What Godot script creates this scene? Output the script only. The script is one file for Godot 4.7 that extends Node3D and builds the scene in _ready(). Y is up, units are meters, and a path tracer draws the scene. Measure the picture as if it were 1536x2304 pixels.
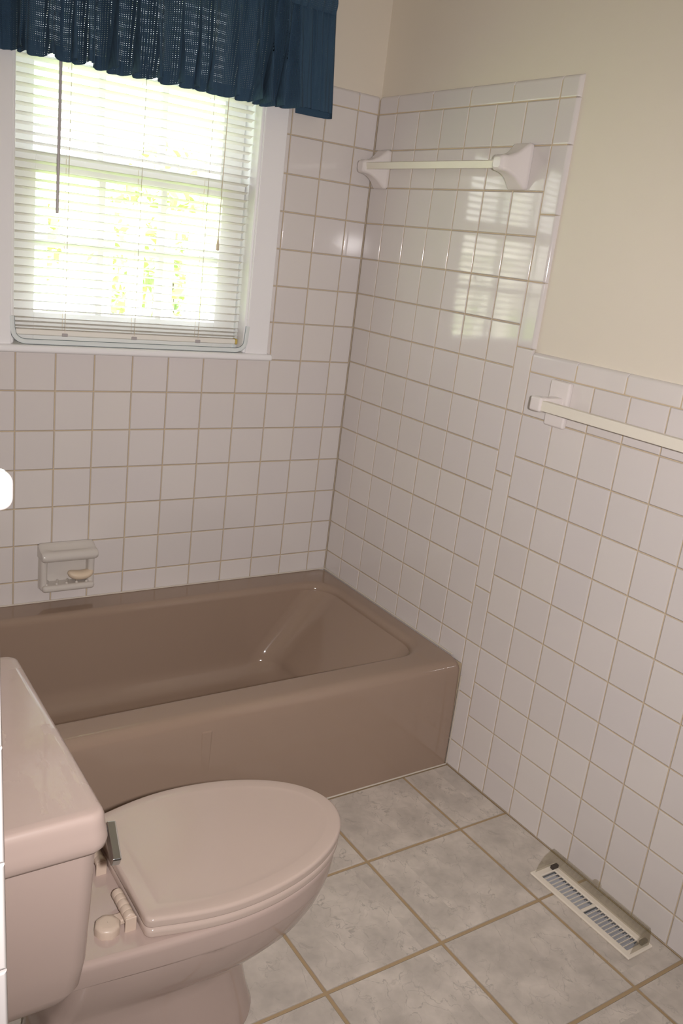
extends Node3D
# A tiled bathroom corner: tub under a window, toilet at the left, floor register at the right.
# Right wall tile face is x = 0, window wall tile face is z = 0, floor is y = 0; metres.

const ROWS := [1.8611, 1.7548, 1.6458, 1.5374, 1.4277, 1.3165, 1.205, 1.0921, 0.9786, 0.8653, 0.7521, 0.6383, 0.5252, 0.4134, 0.3046, 0.1951, 0.0859]
const COLS := [0.0956, 0.2087, 0.3193, 0.4309, 0.5417, 0.654, 0.7643]
const LOWCOLS := [0.8266, 0.9352, 1.0449, 1.1537, 1.2623, 1.3689, 1.4712, 1.5723]
const BACKCOLS := [0.0764, 0.1904, 0.3043, 0.4188, 0.5326, 0.6462, 0.7564, 0.8681, 0.977, 1.0848]
const CAP_TOP := 1.914
const RIM := 0.343

var rng := RandomNumberGenerator.new()
var mats := {}
var tile_meshes := {}
var taken := {}

# ---------------------------------------------------------------- mesh builder
class B:
	var v := PackedVector3Array()
	var n := PackedVector3Array()
	var ix := PackedInt32Array()

	func vert(p: Vector3, nn: Vector3) -> int:
		v.append(p)
		n.append(nn)
		return v.size() - 1

	func tri(a: int, b: int, c: int) -> void:
		var f := (v[a] - v[c]).cross(v[a] - v[b])
		if f.length_squared() < 1e-18:
			return
		if f.dot(n[a] + n[b] + n[c]) < 0.0:
			ix.append_array(PackedInt32Array([a, c, b]))
		else:
			ix.append_array(PackedInt32Array([a, b, c]))

	func quad(a: int, b: int, c: int, d: int) -> void:
		tri(a, b, c)
		tri(a, c, d)

	# rows of points; normals from neighbours; sgn flips them
	func grid(rows: Array, closed: bool, sgn := 1.0) -> void:
		var h := rows.size()
		var w: int = rows[0].size()
		var base := v.size()
		for i in h:
			for j in w:
				var p: Vector3 = rows[i][j]
				var l: Vector3 = rows[i][(j - 1 + w) % w] if closed or j > 0 else p
				var r: Vector3 = rows[i][(j + 1) % w] if closed or j < w - 1 else p
				var u: Vector3 = rows[maxi(i - 1, 0)][j]
				var d: Vector3 = rows[mini(i + 1, h - 1)][j]
				var nn := (r - l).cross(d - u)
				if nn.length_squared() < 1e-16:
					var q: Vector3 = rows[mini(i + 1, h - 1)][(j + 1) % w] - rows[maxi(i - 1, 0)][(j + 1) % w]
					nn = (r - l).cross(q)
				vert(p, nn.normalized() * sgn)
		var m := w if closed else w - 1
		for i in h - 1:
			for j in m:
				var j2 := (j + 1) % w
				quad(base + i * w + j, base + i * w + j2, base + (i + 1) * w + j2, base + (i + 1) * w + j)

	func fan(ring: PackedVector3Array, nn: Vector3) -> void:
		var c := Vector3.ZERO
		for p in ring:
			c += p
		var k := vert(c / ring.size(), nn)
		var base := v.size()
		for p in ring:
			vert(p, nn)
		for j in ring.size():
			tri(k, base + j, base + (j + 1) % ring.size())

	# box with rounded edges: centre, full size, radius, steps in a rounding
	func rbox(c: Vector3, size: Vector3, r: float, k := 2, basis := Basis()) -> void:
		var hs := size / 2.0
		r = minf(r, minf(hs.x, minf(hs.y, hs.z)) * 0.999)
		for ax in 3:
			var a1 := (ax + 1) % 3
			var a2 := (ax + 2) % 3
			var l1 := _lat(hs[a1], r, k)
			var l2 := _lat(hs[a2], r, k)
			for s in [-1.0, 1.0]:
				var base := v.size()
				for x in l1:
					for y in l2:
						var p := Vector3.ZERO
						p[ax] = hs[ax] * s
						p[a1] = x
						p[a2] = y
						var inner := p.clamp(-(hs - Vector3.ONE * r), hs - Vector3.ONE * r)
						var dd := (p - inner).normalized()
						vert(c + basis * (inner + dd * r), basis * dd)
				var w: int = l2.size()
				for i in l1.size() - 1:
					for j in w - 1:
						quad(base + i * w + j, base + i * w + j + 1, base + (i + 1) * w + j + 1, base + (i + 1) * w + j)

	func _lat(h: float, r: float, k: int) -> Array:
		var out := []
		for i in k + 1:
			out.append(-h + r * (1.0 - cos(PI / 2 * i / k)) if k > 1 else -h + r * i)
		for i in k + 1:
			var q := k - i
			out.append(h - (r * (1.0 - cos(PI / 2 * q / k)) if k > 1 else r * q))
		return out

	# plain sharp box from corner to corner
	func box(a: Vector3, b: Vector3) -> void:
		var c := (a + b) / 2.0
		var h := (b - a) / 2.0
		for ax in 3:
			for s in [-1.0, 1.0]:
				var nn := Vector3.ZERO
				nn[ax] = s
				var id := []
				for q in [[-1, -1], [1, -1], [1, 1], [-1, 1]]:
					var p := c
					p[ax] += h[ax] * s
					p[(ax + 1) % 3] += h[(ax + 1) % 3] * q[0]
					p[(ax + 2) % 3] += h[(ax + 2) % 3] * q[1]
					id.append(vert(p, nn))
				quad(id[0], id[1], id[2], id[3])

	func tube(path: PackedVector3Array, r: float, seg := 8, caps := true) -> void:
		var rows := []
		var up := Vector3(0.31, 0.87, 0.38)
		for i in path.size():
			var t := (path[mini(i + 1, path.size() - 1)] - path[maxi(i - 1, 0)]).normalized()
			var a := t.cross(up).normalized()
			var b := t.cross(a).normalized()
			var ring := PackedVector3Array()
			for j in seg:
				var an := TAU * j / seg
				ring.append(path[i] + (a * cos(an) + b * sin(an)) * r)
			rows.append(ring)
		grid(rows, true, -1.0)
		if caps:
			fan(rows[0], (path[0] - path[1]).normalized())
			fan(rows[-1], (path[-1] - path[-2]).normalized())

	# profile (radius, height) turned about an axis through c
	func lathe(c: Vector3, prof: Array, seg := 24, basis := Basis()) -> void:
		var rows := []
		for q in prof:
			var ring := PackedVector3Array()
			for j in seg:
				var an := TAU * j / seg
				ring.append(c + basis * Vector3(cos(an) * q[0], q[1], sin(an) * q[0]))
			rows.append(ring)
		grid(rows, true, 1.0)

	func mesh(off: Vector3) -> ArrayMesh:
		var a := []
		a.resize(Mesh.ARRAY_MAX)
		var vv := v.duplicate()
		for i in vv.size():
			vv[i] -= off
		var uv := PackedVector2Array()
		for p in v:
			uv.append(Vector2(p.x, -p.y))
		a[Mesh.ARRAY_VERTEX] = vv
		a[Mesh.ARRAY_NORMAL] = n
		a[Mesh.ARRAY_TEX_UV] = uv
		a[Mesh.ARRAY_INDEX] = ix
		var m := ArrayMesh.new()
		m.add_surface_from_arrays(Mesh.PRIMITIVE_TRIANGLES, a)
		return m

# ---------------------------------------------------------------- naming and placing
func numbered(called: String) -> String:
	if not taken.has(called):
		taken[called] = 0
		return called
	taken[called] += 1
	return "%s_%03d" % [called, taken[called]]

func wpos(o: Node) -> Vector3:
	var p := Vector3.ZERO
	while o is Node3D and o != self:
		p += o.position
		o = o.get_parent()
	return p

func thing(called: String, at: Vector3, label: String, category: String, group := "") -> Node3D:
	var o := Node3D.new()
	o.name = numbered(called)
	add_child(o)
	o.position = at
	return tag(o, label, category, group)

func tag(o: Node3D, label: String, category: String, group := "") -> Node3D:
	o.set_meta("label", label)
	o.set_meta("category", category)
	if group:
		o.set_meta("group", group)
	return o

func obj(called: String, b: B, m: Material, parent: Node = self, at := Vector3.INF) -> MeshInstance3D:
	var o := MeshInstance3D.new()
	o.name = numbered(called) if parent == self else called
	parent.add_child(o, true)
	if at != Vector3.INF:
		o.position = at - wpos(parent)
	o.mesh = b.mesh(wpos(o))
	o.material_override = m
	o.cast_shadow = GeometryInstance3D.SHADOW_CASTING_SETTING_ON
	return o

func struct(called: String, b: B, m: Material, label: String, at := Vector3.ZERO) -> MeshInstance3D:
	var o := obj(called, b, m, self, at)
	o.set_meta("kind", "structure")
	if label:
		o.set_meta("label", label)
	return o

# ---------------------------------------------------------------- materials
func mat(key: String, srgb: Color, rough: float, metal := 0.0) -> StandardMaterial3D:
	var m := StandardMaterial3D.new()
	m.resource_name = key
	m.albedo_color = srgb
	m.roughness = rough
	m.metallic = metal
	mats[key] = m
	return m

func noise_image(size: int, f: Callable) -> ImageTexture:
	var im := Image.create(size, size, false, Image.FORMAT_RGB8)
	for y in size:
		for x in size:
			im.set_pixel(x, y, f.call(x, y))
	return ImageTexture.create_from_image(im)

func make_materials() -> void:
	# glazed wall tile: four firings of the same pale pinkish white
	var tones := [Color8(224, 217, 213), Color8(222, 215, 211), Color8(226, 219, 214), Color8(223, 216, 213)]
	for i in 4:
		var m := mat("wall_tile_%d" % i, tones[i], 0.066)
		m.metallic_specular = 0.5
	mat("grout", Color8(206, 187, 158), 0.9)
	mat("paint", Color8(230, 220, 204), 0.55)
	mat("ceiling_paint", Color8(238, 234, 226), 0.8)
	mat("trim_paint", Color8(246, 244, 244), 0.35)
	mat("sash", Color8(240, 240, 236), 0.4)
	mat("floor_grout", Color8(176, 152, 118), 0.95)
	mat("enamel", Color8(158, 136, 119), 0.09)
	mat("china", Color8(185, 165, 155), 0.08)
	mat("seat_plastic", Color8(194, 175, 163), 0.12)
	mat("hinge_plastic", Color8(206, 186, 168), 0.35)
	mat("chrome", Color8(225, 225, 226), 0.2, 1.0)
	mat("porcelain", Color8(232, 224, 220), 0.08)
	mat("dish_ceramic", Color8(212, 205, 197), 0.1)
	mat("bar_plastic", Color8(236, 229, 214), 0.35)
	mat("soap", Color8(226, 206, 180), 0.5)
	mat("caulk", Color8(214, 204, 190), 0.6)
	var sl := mat("slat", Color8(248, 243, 233), 0.4)
	sl.backlight = Color(0.22, 0.21, 0.19)
	mat("cord", Color8(226, 212, 186), 0.9)
	mat("wand", Color8(186, 178, 178), 0.3)
	mat("yellowed_plastic", Color8(206, 180, 92), 0.5)
	mat("rod_metal", Color8(226, 232, 230), 0.3)
	mat("rod_edge", Color8(120, 132, 136), 0.3, 0.6)
	mat("register_paint", Color8(240, 230, 214), 0.4)
	mat("louver", Color8(176, 176, 180), 0.45)
	mat("duct", Color8(176, 178, 180), 0.5, 0.6)
	mat("magnet", Color8(72, 64, 56), 0.6)
	var am := mat("smoky_plastic", Color(0.62, 0.56, 0.40, 0.38), 0.12)
	am.transparency = BaseMaterial3D.TRANSPARENCY_ALPHA
	var gl := mat("glass", Color(0.95, 1.0, 0.98, 0.04), 0.02)
	gl.transparency = BaseMaterial3D.TRANSPARENCY_ALPHA
	var cl := mat("valance_cloth", Color8(60, 88, 112), 0.95)
	cl.backlight = Color(0.06, 0.11, 0.15)
	# open weave: small square gaps between the threads
	var wv := Image.create(32, 32, false, Image.FORMAT_RGBA8)
	for y in 32:
		for x in 32:
			var thread := 0.86 + 0.14 * absf(sin(PI * x / 16.0)) * absf(sin(PI * y / 16.0))
			wv.set_pixel(x, y, Color(thread, thread, thread, 0.0 if x > 12 and x < 17 and y > 12 and y < 17 else 1.0))
	cl.albedo_texture = ImageTexture.create_from_image(wv)
	cl.transparency = BaseMaterial3D.TRANSPARENCY_ALPHA_SCISSOR
	cl.alpha_scissor_threshold = 0.5
	cl.uv1_scale = Vector3(1.0 / 0.0040, 1.0 / 0.0046, 1.0)
	mat("fence_paint", Color8(245, 245, 240), 0.6)
	mat("lawn", Color8(120, 150, 70), 0.95)
	var lf := mat("leaf", Color8(178, 196, 138), 0.7)
	lf.backlight = Color(0.25, 0.4, 0.1)
	mat("bark", Color8(110, 92, 76), 0.9)
	# marbled floor tile: cloudy grey with thin darker veins
	var a := FastNoiseLite.new()
	a.seed = 11
	a.frequency = 0.006
	a.fractal_octaves = 5
	var w := FastNoiseLite.new()
	w.seed = 23
	w.frequency = 0.008
	w.fractal_octaves = 3
	var c := FastNoiseLite.new()
	c.seed = 5
	c.frequency = 0.009
	c.fractal_octaves = 4
	var tex := noise_image(640, func(x: int, y: int) -> Color:
		var wx := w.get_noise_2d(x, y) * 26.0
		var wy := w.get_noise_2d(x + 900, y + 300) * 26.0
		var cloud := a.get_noise_2d(x + wx, y + wy)
		var vein := absf(a.get_noise_2d((x + wx) * 1.6 + 2000, (y - wy) * 1.1))
		var fine := absf(c.get_noise_2d(x * 0.8 + wy, y * 0.8 + wx))
		var k := 0.90 + 0.11 * cloud - 0.15 * maxf(0.0, 1.0 - vein / 0.03) * clampf(0.5 + 2.0 * cloud, 0.0, 1.0) - 0.07 * maxf(0.0, 1.0 - fine / 0.022)
		k += 0.03 * c.get_noise_2d(x * 3.0, y * 3.0)
		return Color(clampf(k * 0.95, 0, 1), clampf(k * 0.905, 0, 1), clampf(k * 0.855, 0, 1)))
	for i in 4:
		var fm := mat("floor_tile_%d" % i, Color8(238, 238, 238), 0.28)
		fm.albedo_texture = tex
		fm.uv1_triplanar = true
		fm.uv1_world_triplanar = true
		fm.uv1_scale = Vector3.ONE * 1.9
		fm.uv1_offset = Vector3(0.37 * i, 0.2 * i, 0.61 * i)
	# damp film on the tank lid: patches that lie wet and smooth on a duller glaze
	var pn := FastNoiseLite.new()
	pn.seed = 41
	pn.frequency = 0.012
	pn.fractal_octaves = 4
	var wet := noise_image(256, func(x: int, y: int) -> Color:
		# x runs from the wall to the lid's front edge, y from the far end to the near end
		var fx := x / 256.0
		var fy := y / 256.0
		var edge := 0.62 + 0.25 * pn.get_noise_2d(x * 0.6, y * 1.6) - 0.10 * fy
		var on := fx > edge and fx < 0.97 and fy > 0.12 and fy < 0.93 and fy < 0.86 + 0.3 * pn.get_noise_2d(x * 2.5 + 70, y * 0.7)
		var blot := pn.get_noise_2d(x * 2.0 + 500, y * 1.2) > 0.22 and fy > 0.5
		return Color.WHITE * (0.12 if on and not blot else 0.75))
	var tl := mat("tank_lid_china", Color8(185, 165, 155), 0.4)
	tl.roughness_texture = wet
	tl.uv1_triplanar = true
	tl.uv1_scale = Vector3(1.0 / 0.22, 1.0, 1.0 / 0.50)

func tile_mesh(w: float, h: float, th: float, inset: float, drop: float) -> ArrayMesh:
	var key := "%.4f_%.4f_%.4f" % [snappedf(w, 0.0005), snappedf(h, 0.0005), inset]
	if tile_meshes.has(key):
		return tile_meshes[key]
	var b := B.new()
	var hw := snappedf(w, 0.0005) / 2
	var hh := snappedf(h, 0.0005) / 2
	inset = minf(inset, minf(hw, hh) * 0.6)
	var c := [Vector2(-1, -1), Vector2(1, -1), Vector2(1, 1), Vector2(-1, 1)]
	var lev := [[0.0, -th, 0.0], [0.0, -drop, 0.0], [inset * 0.3, -drop * 0.35, 0.35], [inset, 0.0, 1.0]]
	for s in 4:
		var e0: Vector2 = c[s]
		var e1: Vector2 = c[(s + 1) % 4]
		var out := Vector3((e0.x + e1.x) / 2, (e0.y + e1.y) / 2, 0)
		var base := b.v.size()
		for l in lev:
			var nn: Vector3 = (out * (1.0 - l[2]) + Vector3(0, 0, l[2])).normalized()
			for e in [e0, e1]:
				b.vert(Vector3(e.x * (hw - l[0]), e.y * (hh - l[0]), l[1]), nn)
		for i in 3:
			b.quad(base + i * 2, base + i * 2 + 1, base + i * 2 + 3, base + i * 2 + 2)
	var k := b.v.size()
	for e in c:
		b.vert(Vector3(e.x * (hw - inset), e.y * (hh - inset), 0), Vector3(0, 0, 1))
	b.quad(k, k + 1, k + 2, k + 3)
	tile_meshes[key] = b.mesh(Vector3.ZERO)
	return tile_meshes[key]

# border tile whose outer edge is rolled: sx rounds the +x edge, sy the +y edge
func rolled_mesh(w: float, h: float, sx: bool, sy: bool) -> ArrayMesh:
	var key := "roll_%.4f_%.4f_%s_%s" % [w, h, sx, sy]
	if tile_meshes.has(key):
		return tile_meshes[key]
	var hw := w / 2
	var hh := h / 2
	var i0 := 0.0045
	var d0 := 0.0016
	var i1 := 0.0095
	var d1 := 0.0105
	var lat := func(half: float, roll: bool) -> Array:
		var o := [-half, -half + i0 * 0.3, -half + i0]
		if roll:
			o.append_array([half - i1, half - i1 * 0.6, half - i1 * 0.3, half - i1 * 0.1, half])
		else:
			o.append_array([half - i0, half - i0 * 0.3, half])
		return o
	var drop := func(d: float, ins: float, dep: float) -> float:
		var q := clampf(1.0 - d / ins, 0.0, 1.0)
		return dep * (1.0 - sqrt(maxf(1.0 - q * q, 0.0)))
	var b := B.new()
	var rows := []
	var ys: Array = lat.call(hh, sy)
	for y in [ys[0]] + ys + [ys[-1]]:
		var ring := PackedVector3Array()
		var xs: Array = lat.call(hw, sx)
		for x in [xs[0]] + xs + [xs[-1]]:
			var z: float = -drop.call(x + hw, i0, d0) - drop.call(y + hh, i0, d0)
			z -= drop.call(hw - x, i1 if sx else i0, d1 if sx else d0)
			z -= drop.call(hh - y, i1 if sy else i0, d1 if sy else d0)
			ring.append(Vector3(x, y, maxf(z, -0.0108)))
		rows.append(ring)
	# skirts down to the wall
	for i in rows.size():
		for j in rows[i].size():
			if i == 0 or j == 0 or i == rows.size() - 1 or j == rows[i].size() - 1:
				rows[i][j].z = -0.011
	b.grid(rows, false, 1.0)
	tile_meshes[key] = b.mesh(Vector3.ZERO)
	return tile_meshes[key]

# one glazed tile; u0..u1 along the wall, y0..y1 up; face "right", "back" or "end"
func wall_tile(parent: Node3D, face: String, u0: float, u1: float, y0: float, y1: float, called := "wall_tile", roll := "") -> void:
	var gap := 0.0017
	var o := MeshInstance3D.new()
	o.name = called
	parent.add_child(o, true)
	if roll:
		o.mesh = rolled_mesh(u1 - u0 - gap, y1 - y0 - gap, "x" in roll, "y" in roll)
	else:
		o.mesh = tile_mesh(u1 - u0 - gap, y1 - y0 - gap, 0.006, 0.0034, 0.0012)
	o.material_override = mats["wall_tile_%d" % rng.randi_range(0, 3)]
	var uc := (u0 + u1) / 2
	var yc := (y0 + y1) / 2
	var bs: Basis
	var p: Vector3
	match face:
		"right":
			bs = Basis(Vector3(0, 0, 1), Vector3(0, 1, 0), Vector3(-1, 0, 0))
			p = Vector3(0, yc, uc)
		"back":
			bs = Basis(Vector3(1, 0, 0), Vector3(0, 1, 0), Vector3(0, 0, 1))
			p = Vector3(-uc, yc, 0)
		_:
			bs = Basis(Vector3(1, 0, 0), Vector3(0, 1, 0), Vector3(0, 0, 1))
			p = Vector3(-uc - 0.0230 * (yc - 0.756), yc, 1.806)
			bs = Basis(Vector3(0, 0, 1), 0.0230)
	# hand-set: each sits a hair off true
	var tilt := Basis(Vector3(1, 0, 0), rng.randfn(0.0, 0.0013)) * Basis(Vector3(0, 1, 0), rng.randfn(0.0, 0.0013))
	o.transform = Transform3D(bs * tilt, p - wpos(parent))

# ---------------------------------------------------------------- shapes
func rrect(cx: float, cz: float, hx: float, hz: float, r: float, y: float, k := 6) -> PackedVector3Array:
	var out := PackedVector3Array()
	r = minf(r, minf(hx, hz) * 0.999)
	for q in 4:
		var sx: float = [1, -1, -1, 1][q]
		var sz: float = [1, 1, -1, -1][q]
		for i in k + 1:
			var an := PI / 2 * (q + float(i) / k)
			out.append(Vector3(cx + sx * (hx - r) + cos(an) * r, y, cz + sz * (hz - r) + sin(an) * r))
	return out

# egg plan: x0 back, x1 front tip, hw half width, xc where it is widest
func egg(x0: float, x1: float, xc: float, hw: float, zc: float, y: float, sq := 2.0, n := 72) -> PackedVector3Array:
	var out := PackedVector3Array()
	for i in n:
		var an := TAU * i / n
		var co := cos(an)
		var si := sin(an)
		if co >= 0:
			out.append(Vector3(xc + (x1 - xc) * co, y, zc + hw * si))
		else:
			out.append(Vector3(xc - (xc - x0) * pow(-co, 2.0 / sq), y, zc + hw * signf(si) * pow(absf(si), 2.0 / sq)))
	return out

func lerp_at(xs: Array, ys: Array, x: float) -> float:
	for i in xs.size() - 1:
		if x <= xs[i + 1]:
			return lerpf(ys[i], ys[i + 1], clampf((x - xs[i]) / (xs[i + 1] - xs[i]), 0, 1))
	return ys[-1]

# ================================================================ scene
func _ready() -> void:
	rng.seed = 77
	# --- camera, sky, sun, flash, exposure
	var cam := Camera3D.new()
	cam.name = "camera"
	add_child(cam)
	var cb := Basis(Vector3(0.8315882, 0.1168972, 0.5429513), Vector3(0.0645585, 0.9506266, -0.3035478), Vector3(-0.5516278, 0.2874789, 0.7829832)).orthonormalized()
	cam.transform = Transform3D(cb, Vector3(-1.67829, 1.45203, 2.445))
	cam.fov = 60.814
	cam.near = 0.02
	cam.far = 200
	cam.current = true
	var env := Environment.new()
	env.background_mode = Environment.BG_SKY
	var sm := ProceduralSkyMaterial.new()
	sm.sky_top_color = Color(0.80, 0.87, 0.95)
	sm.sky_horizon_color = Color(1.0, 0.985, 0.92)
	sm.ground_horizon_color = Color(0.95, 0.95, 0.88)
	sm.ground_bottom_color = Color(0.7, 0.72, 0.6)
	env.sky = Sky.new()
	env.sky.sky_material = sm
	env.background_energy_multiplier = 7.0
	env.tonemap_mode = Environment.TONE_MAPPER_LINEAR
	env.tonemap_exposure = 1.0
	env.sdfgi_enabled = true
	env.ssao_enabled = true
	env.ssil_enabled = true
	var we := WorldEnvironment.new()
	we.name = "world"
	we.environment = env
	add_child(we)
	var sun := DirectionalLight3D.new()
	sun.name = "sun"
	add_child(sun)
	sun.rotation = Vector3(deg_to_rad(-52), deg_to_rad(-20), 0)
	sun.light_color = Color(1.0, 0.96, 0.86)
	sun.light_energy = 9.0
	sun.light_angular_distance = 0.5
	sun.shadow_enabled = true
	# the camera's own flash, held upright so that it sits beside the lens
	var flash := SpotLight3D.new()
	flash.name = "camera_flash"
	add_child(flash)
	flash.transform = Transform3D(cb, cam.position + cb.x * 0.085 + cb.y * 0.01 + cb.z * 0.01)
	flash.light_energy = 3.2
	flash.light_color = Color(1.0, 0.975, 0.975)
	flash.light_size = 0.018
	flash.spot_angle = 52.0
	flash.spot_angle_attenuation = 1.0
	flash.spot_range = 12.0
	flash.spot_attenuation = 2.0
	flash.shadow_enabled = true

	make_materials()
	build_shell()
	build_floor()
	build_wall_tiles()
	build_window()
	build_tub()
	build_toilet()
	build_blind()
	build_valance()
	build_curtain_rod()
	build_towel_bars()
	build_soap_dish()
	build_register()
	build_knob()
	build_outside()

# ---------------------------------------------------------------- room shell
func build_shell() -> void:
	var paint: Material = mats["paint"]
	var b := B.new()
	b.box(Vector3(0.011, -0.02, -0.12), Vector3(0.13, 2.44, 5.62))
	struct("wall_right", b, paint, "cream painted right wall above its tiled wainscot", Vector3(0.011, 0, 1.6))
	b = B.new()
	var x0 := -1.655
	b.box(Vector3(x0, -0.02, -0.12), Vector3(0.011, 1.088, -0.011))
	b.box(Vector3(x0, 2.10, -0.12), Vector3(0.011, 2.44, -0.011))
	b.box(Vector3(x0, 1.088, -0.12), Vector3(-1.105, 2.10, -0.011))
	b.box(Vector3(-0.398, 1.088, -0.12), Vector3(0.011, 2.10, -0.011))
	struct("wall_back", b, paint, "window wall behind the tub, tiled below and painted above", Vector3(-0.76, 0, -0.011))
	b = B.new()
	b.box(Vector3(-1.655, -0.02, -0.12), Vector3(-1.525, 2.44, 1.70))
	struct("wall_left", b, paint, "painted wall behind the toilet tank", Vector3(-1.59, 0, 0.8))
	b = B.new()
	b.box(Vector3(-4.50, -0.02, 1.70), Vector3(-1.525, 2.44, 1.80))
	for i in b.v.size():
		if b.v[i].x > -2.0:
			b.v[i].x = -1.523 - 0.0230 * (b.v[i].y - 0.756)  # this end is out of plumb
	struct("wall_left_return", b, paint, "short tiled wall end at the left edge, close to the camera", Vector3(-2.1, 0, 1.75))
	b = B.new()
	b.box(Vector3(-4.63, -0.02, 1.70), Vector3(-4.50, 2.44, 5.62))
	struct("wall_far_left", b, paint, "painted wall at the far left, behind the camera", Vector3(-4.56, 0, 3.5))
	b = B.new()
	b.box(Vector3(-4.63, -0.02, 5.50), Vector3(0.011, 2.44, 5.62))
	struct("wall_front", b, paint, "painted wall behind the camera", Vector3(-1.4, 0, 5.56))
	b = B.new()
	b.box(Vector3(-4.63, 2.44, -0.12), Vector3(0.13, 2.56, 5.62))
	struct("ceiling", b, mats["ceiling_paint"], "plain white ceiling", Vector3(-1.4, 2.44, 1.6))

# ---------------------------------------------------------------- floor
func build_floor() -> void:
	var b := B.new()
	var t := -0.0025
	# slab with the duct opening left free
	b.box(Vector3(-4.63, -0.12, -0.12), Vector3(-0.106, t, 5.62))
	b.box(Vector3(-0.046, -0.12, -0.12), Vector3(0.13, t, 5.62))
	b.box(Vector3(-0.106, -0.12, -0.12), Vector3(-0.046, t, 1.272))
	b.box(Vector3(-0.106, -0.12, 1.545), Vector3(-0.046, t, 5.62))
	b.box(Vector3(-0.106, -0.14, 1.272), Vector3(-0.046, -0.12, 1.545))
	var fl := struct("floor", b, mats["floor_grout"], "floor of pale grey marbled square tiles with tan joints", Vector3(-1.0, 0, 1.6))
	var xs := [0.0, -0.1681, -0.476, -0.7835, -1.091, -1.3985, -1.525]
	var zs := [0.778, 1.035, 1.3291, 1.6212, 1.9150, 2.209, 2.503, 2.797, 3.09, 3.384, 3.678, 3.972]
	for i in xs.size() - 1:
		for j in zs.size() - 1:
			floor_tile(fl, xs[i + 1], xs[i], zs[j], zs[j + 1])
	for i in 6:
		for j in range(4, zs.size() - 1):
			floor_tile(fl, -1.525 - 0.308 * (i + 1), -1.525 - 0.308 * i, zs[j], zs[j + 1])

func floor_tile(fl: Node3D, x0: float, x1: float, z0: float, z1: float) -> void:
	var gx := 0.0042
	var o := MeshInstance3D.new()
	o.name = "floor_tile"
	fl.add_child(o, true)
	o.material_override = mats["floor_tile_%d" % rng.randi_range(0, 3)]
	var ax0 := x0 + gx
	var ax1 := x1 - (gx if x1 < -0.01 else 0.002)
	var az0 := z0 + (gx if z0 > 0.8 else 0.002)
	var az1 := z1 - gx
	var hx0 := -0.106
	var hx1 := -0.046
	var hz0 := 1.272
	var hz1 := 1.545
	if ax0 < hx0 and ax1 > hx1 and az0 < hz1 and az1 > hz0:
		# cut round the register's opening
		var b := B.new()
		b.box(Vector3(ax0, -0.006, az0), Vector3(hx0, 0, az1))
		b.box(Vector3(hx1, -0.006, az0), Vector3(ax1, 0, az1))
		if az0 < hz0:
			b.box(Vector3(hx0, -0.006, az0), Vector3(hx1, 0, hz0))
		if az1 > hz1:
			b.box(Vector3(hx0, -0.006, hz1), Vector3(hx1, 0, az1))
		o.position = Vector3((ax0 + ax1) / 2, 0, (az0 + az1) / 2) - wpos(fl)
		o.mesh = b.mesh(wpos(o))
		return
	o.mesh = tile_mesh(ax1 - ax0, az1 - az0, 0.006, 0.002, 0.0008)
	var tilt := Basis(Vector3(1, 0, 0), rng.randfn(0.0, 0.0012)) * Basis(Vector3(0, 1, 0), rng.randfn(0.0, 0.0012))
	o.transform = Transform3D(Basis(Vector3(1, 0, 0), Vector3(0, 0, -1), Vector3(0, 1, 0)) * tilt, Vector3((ax0 + ax1) / 2, 0, (az0 + az1) / 2) - wpos(fl))

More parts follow.
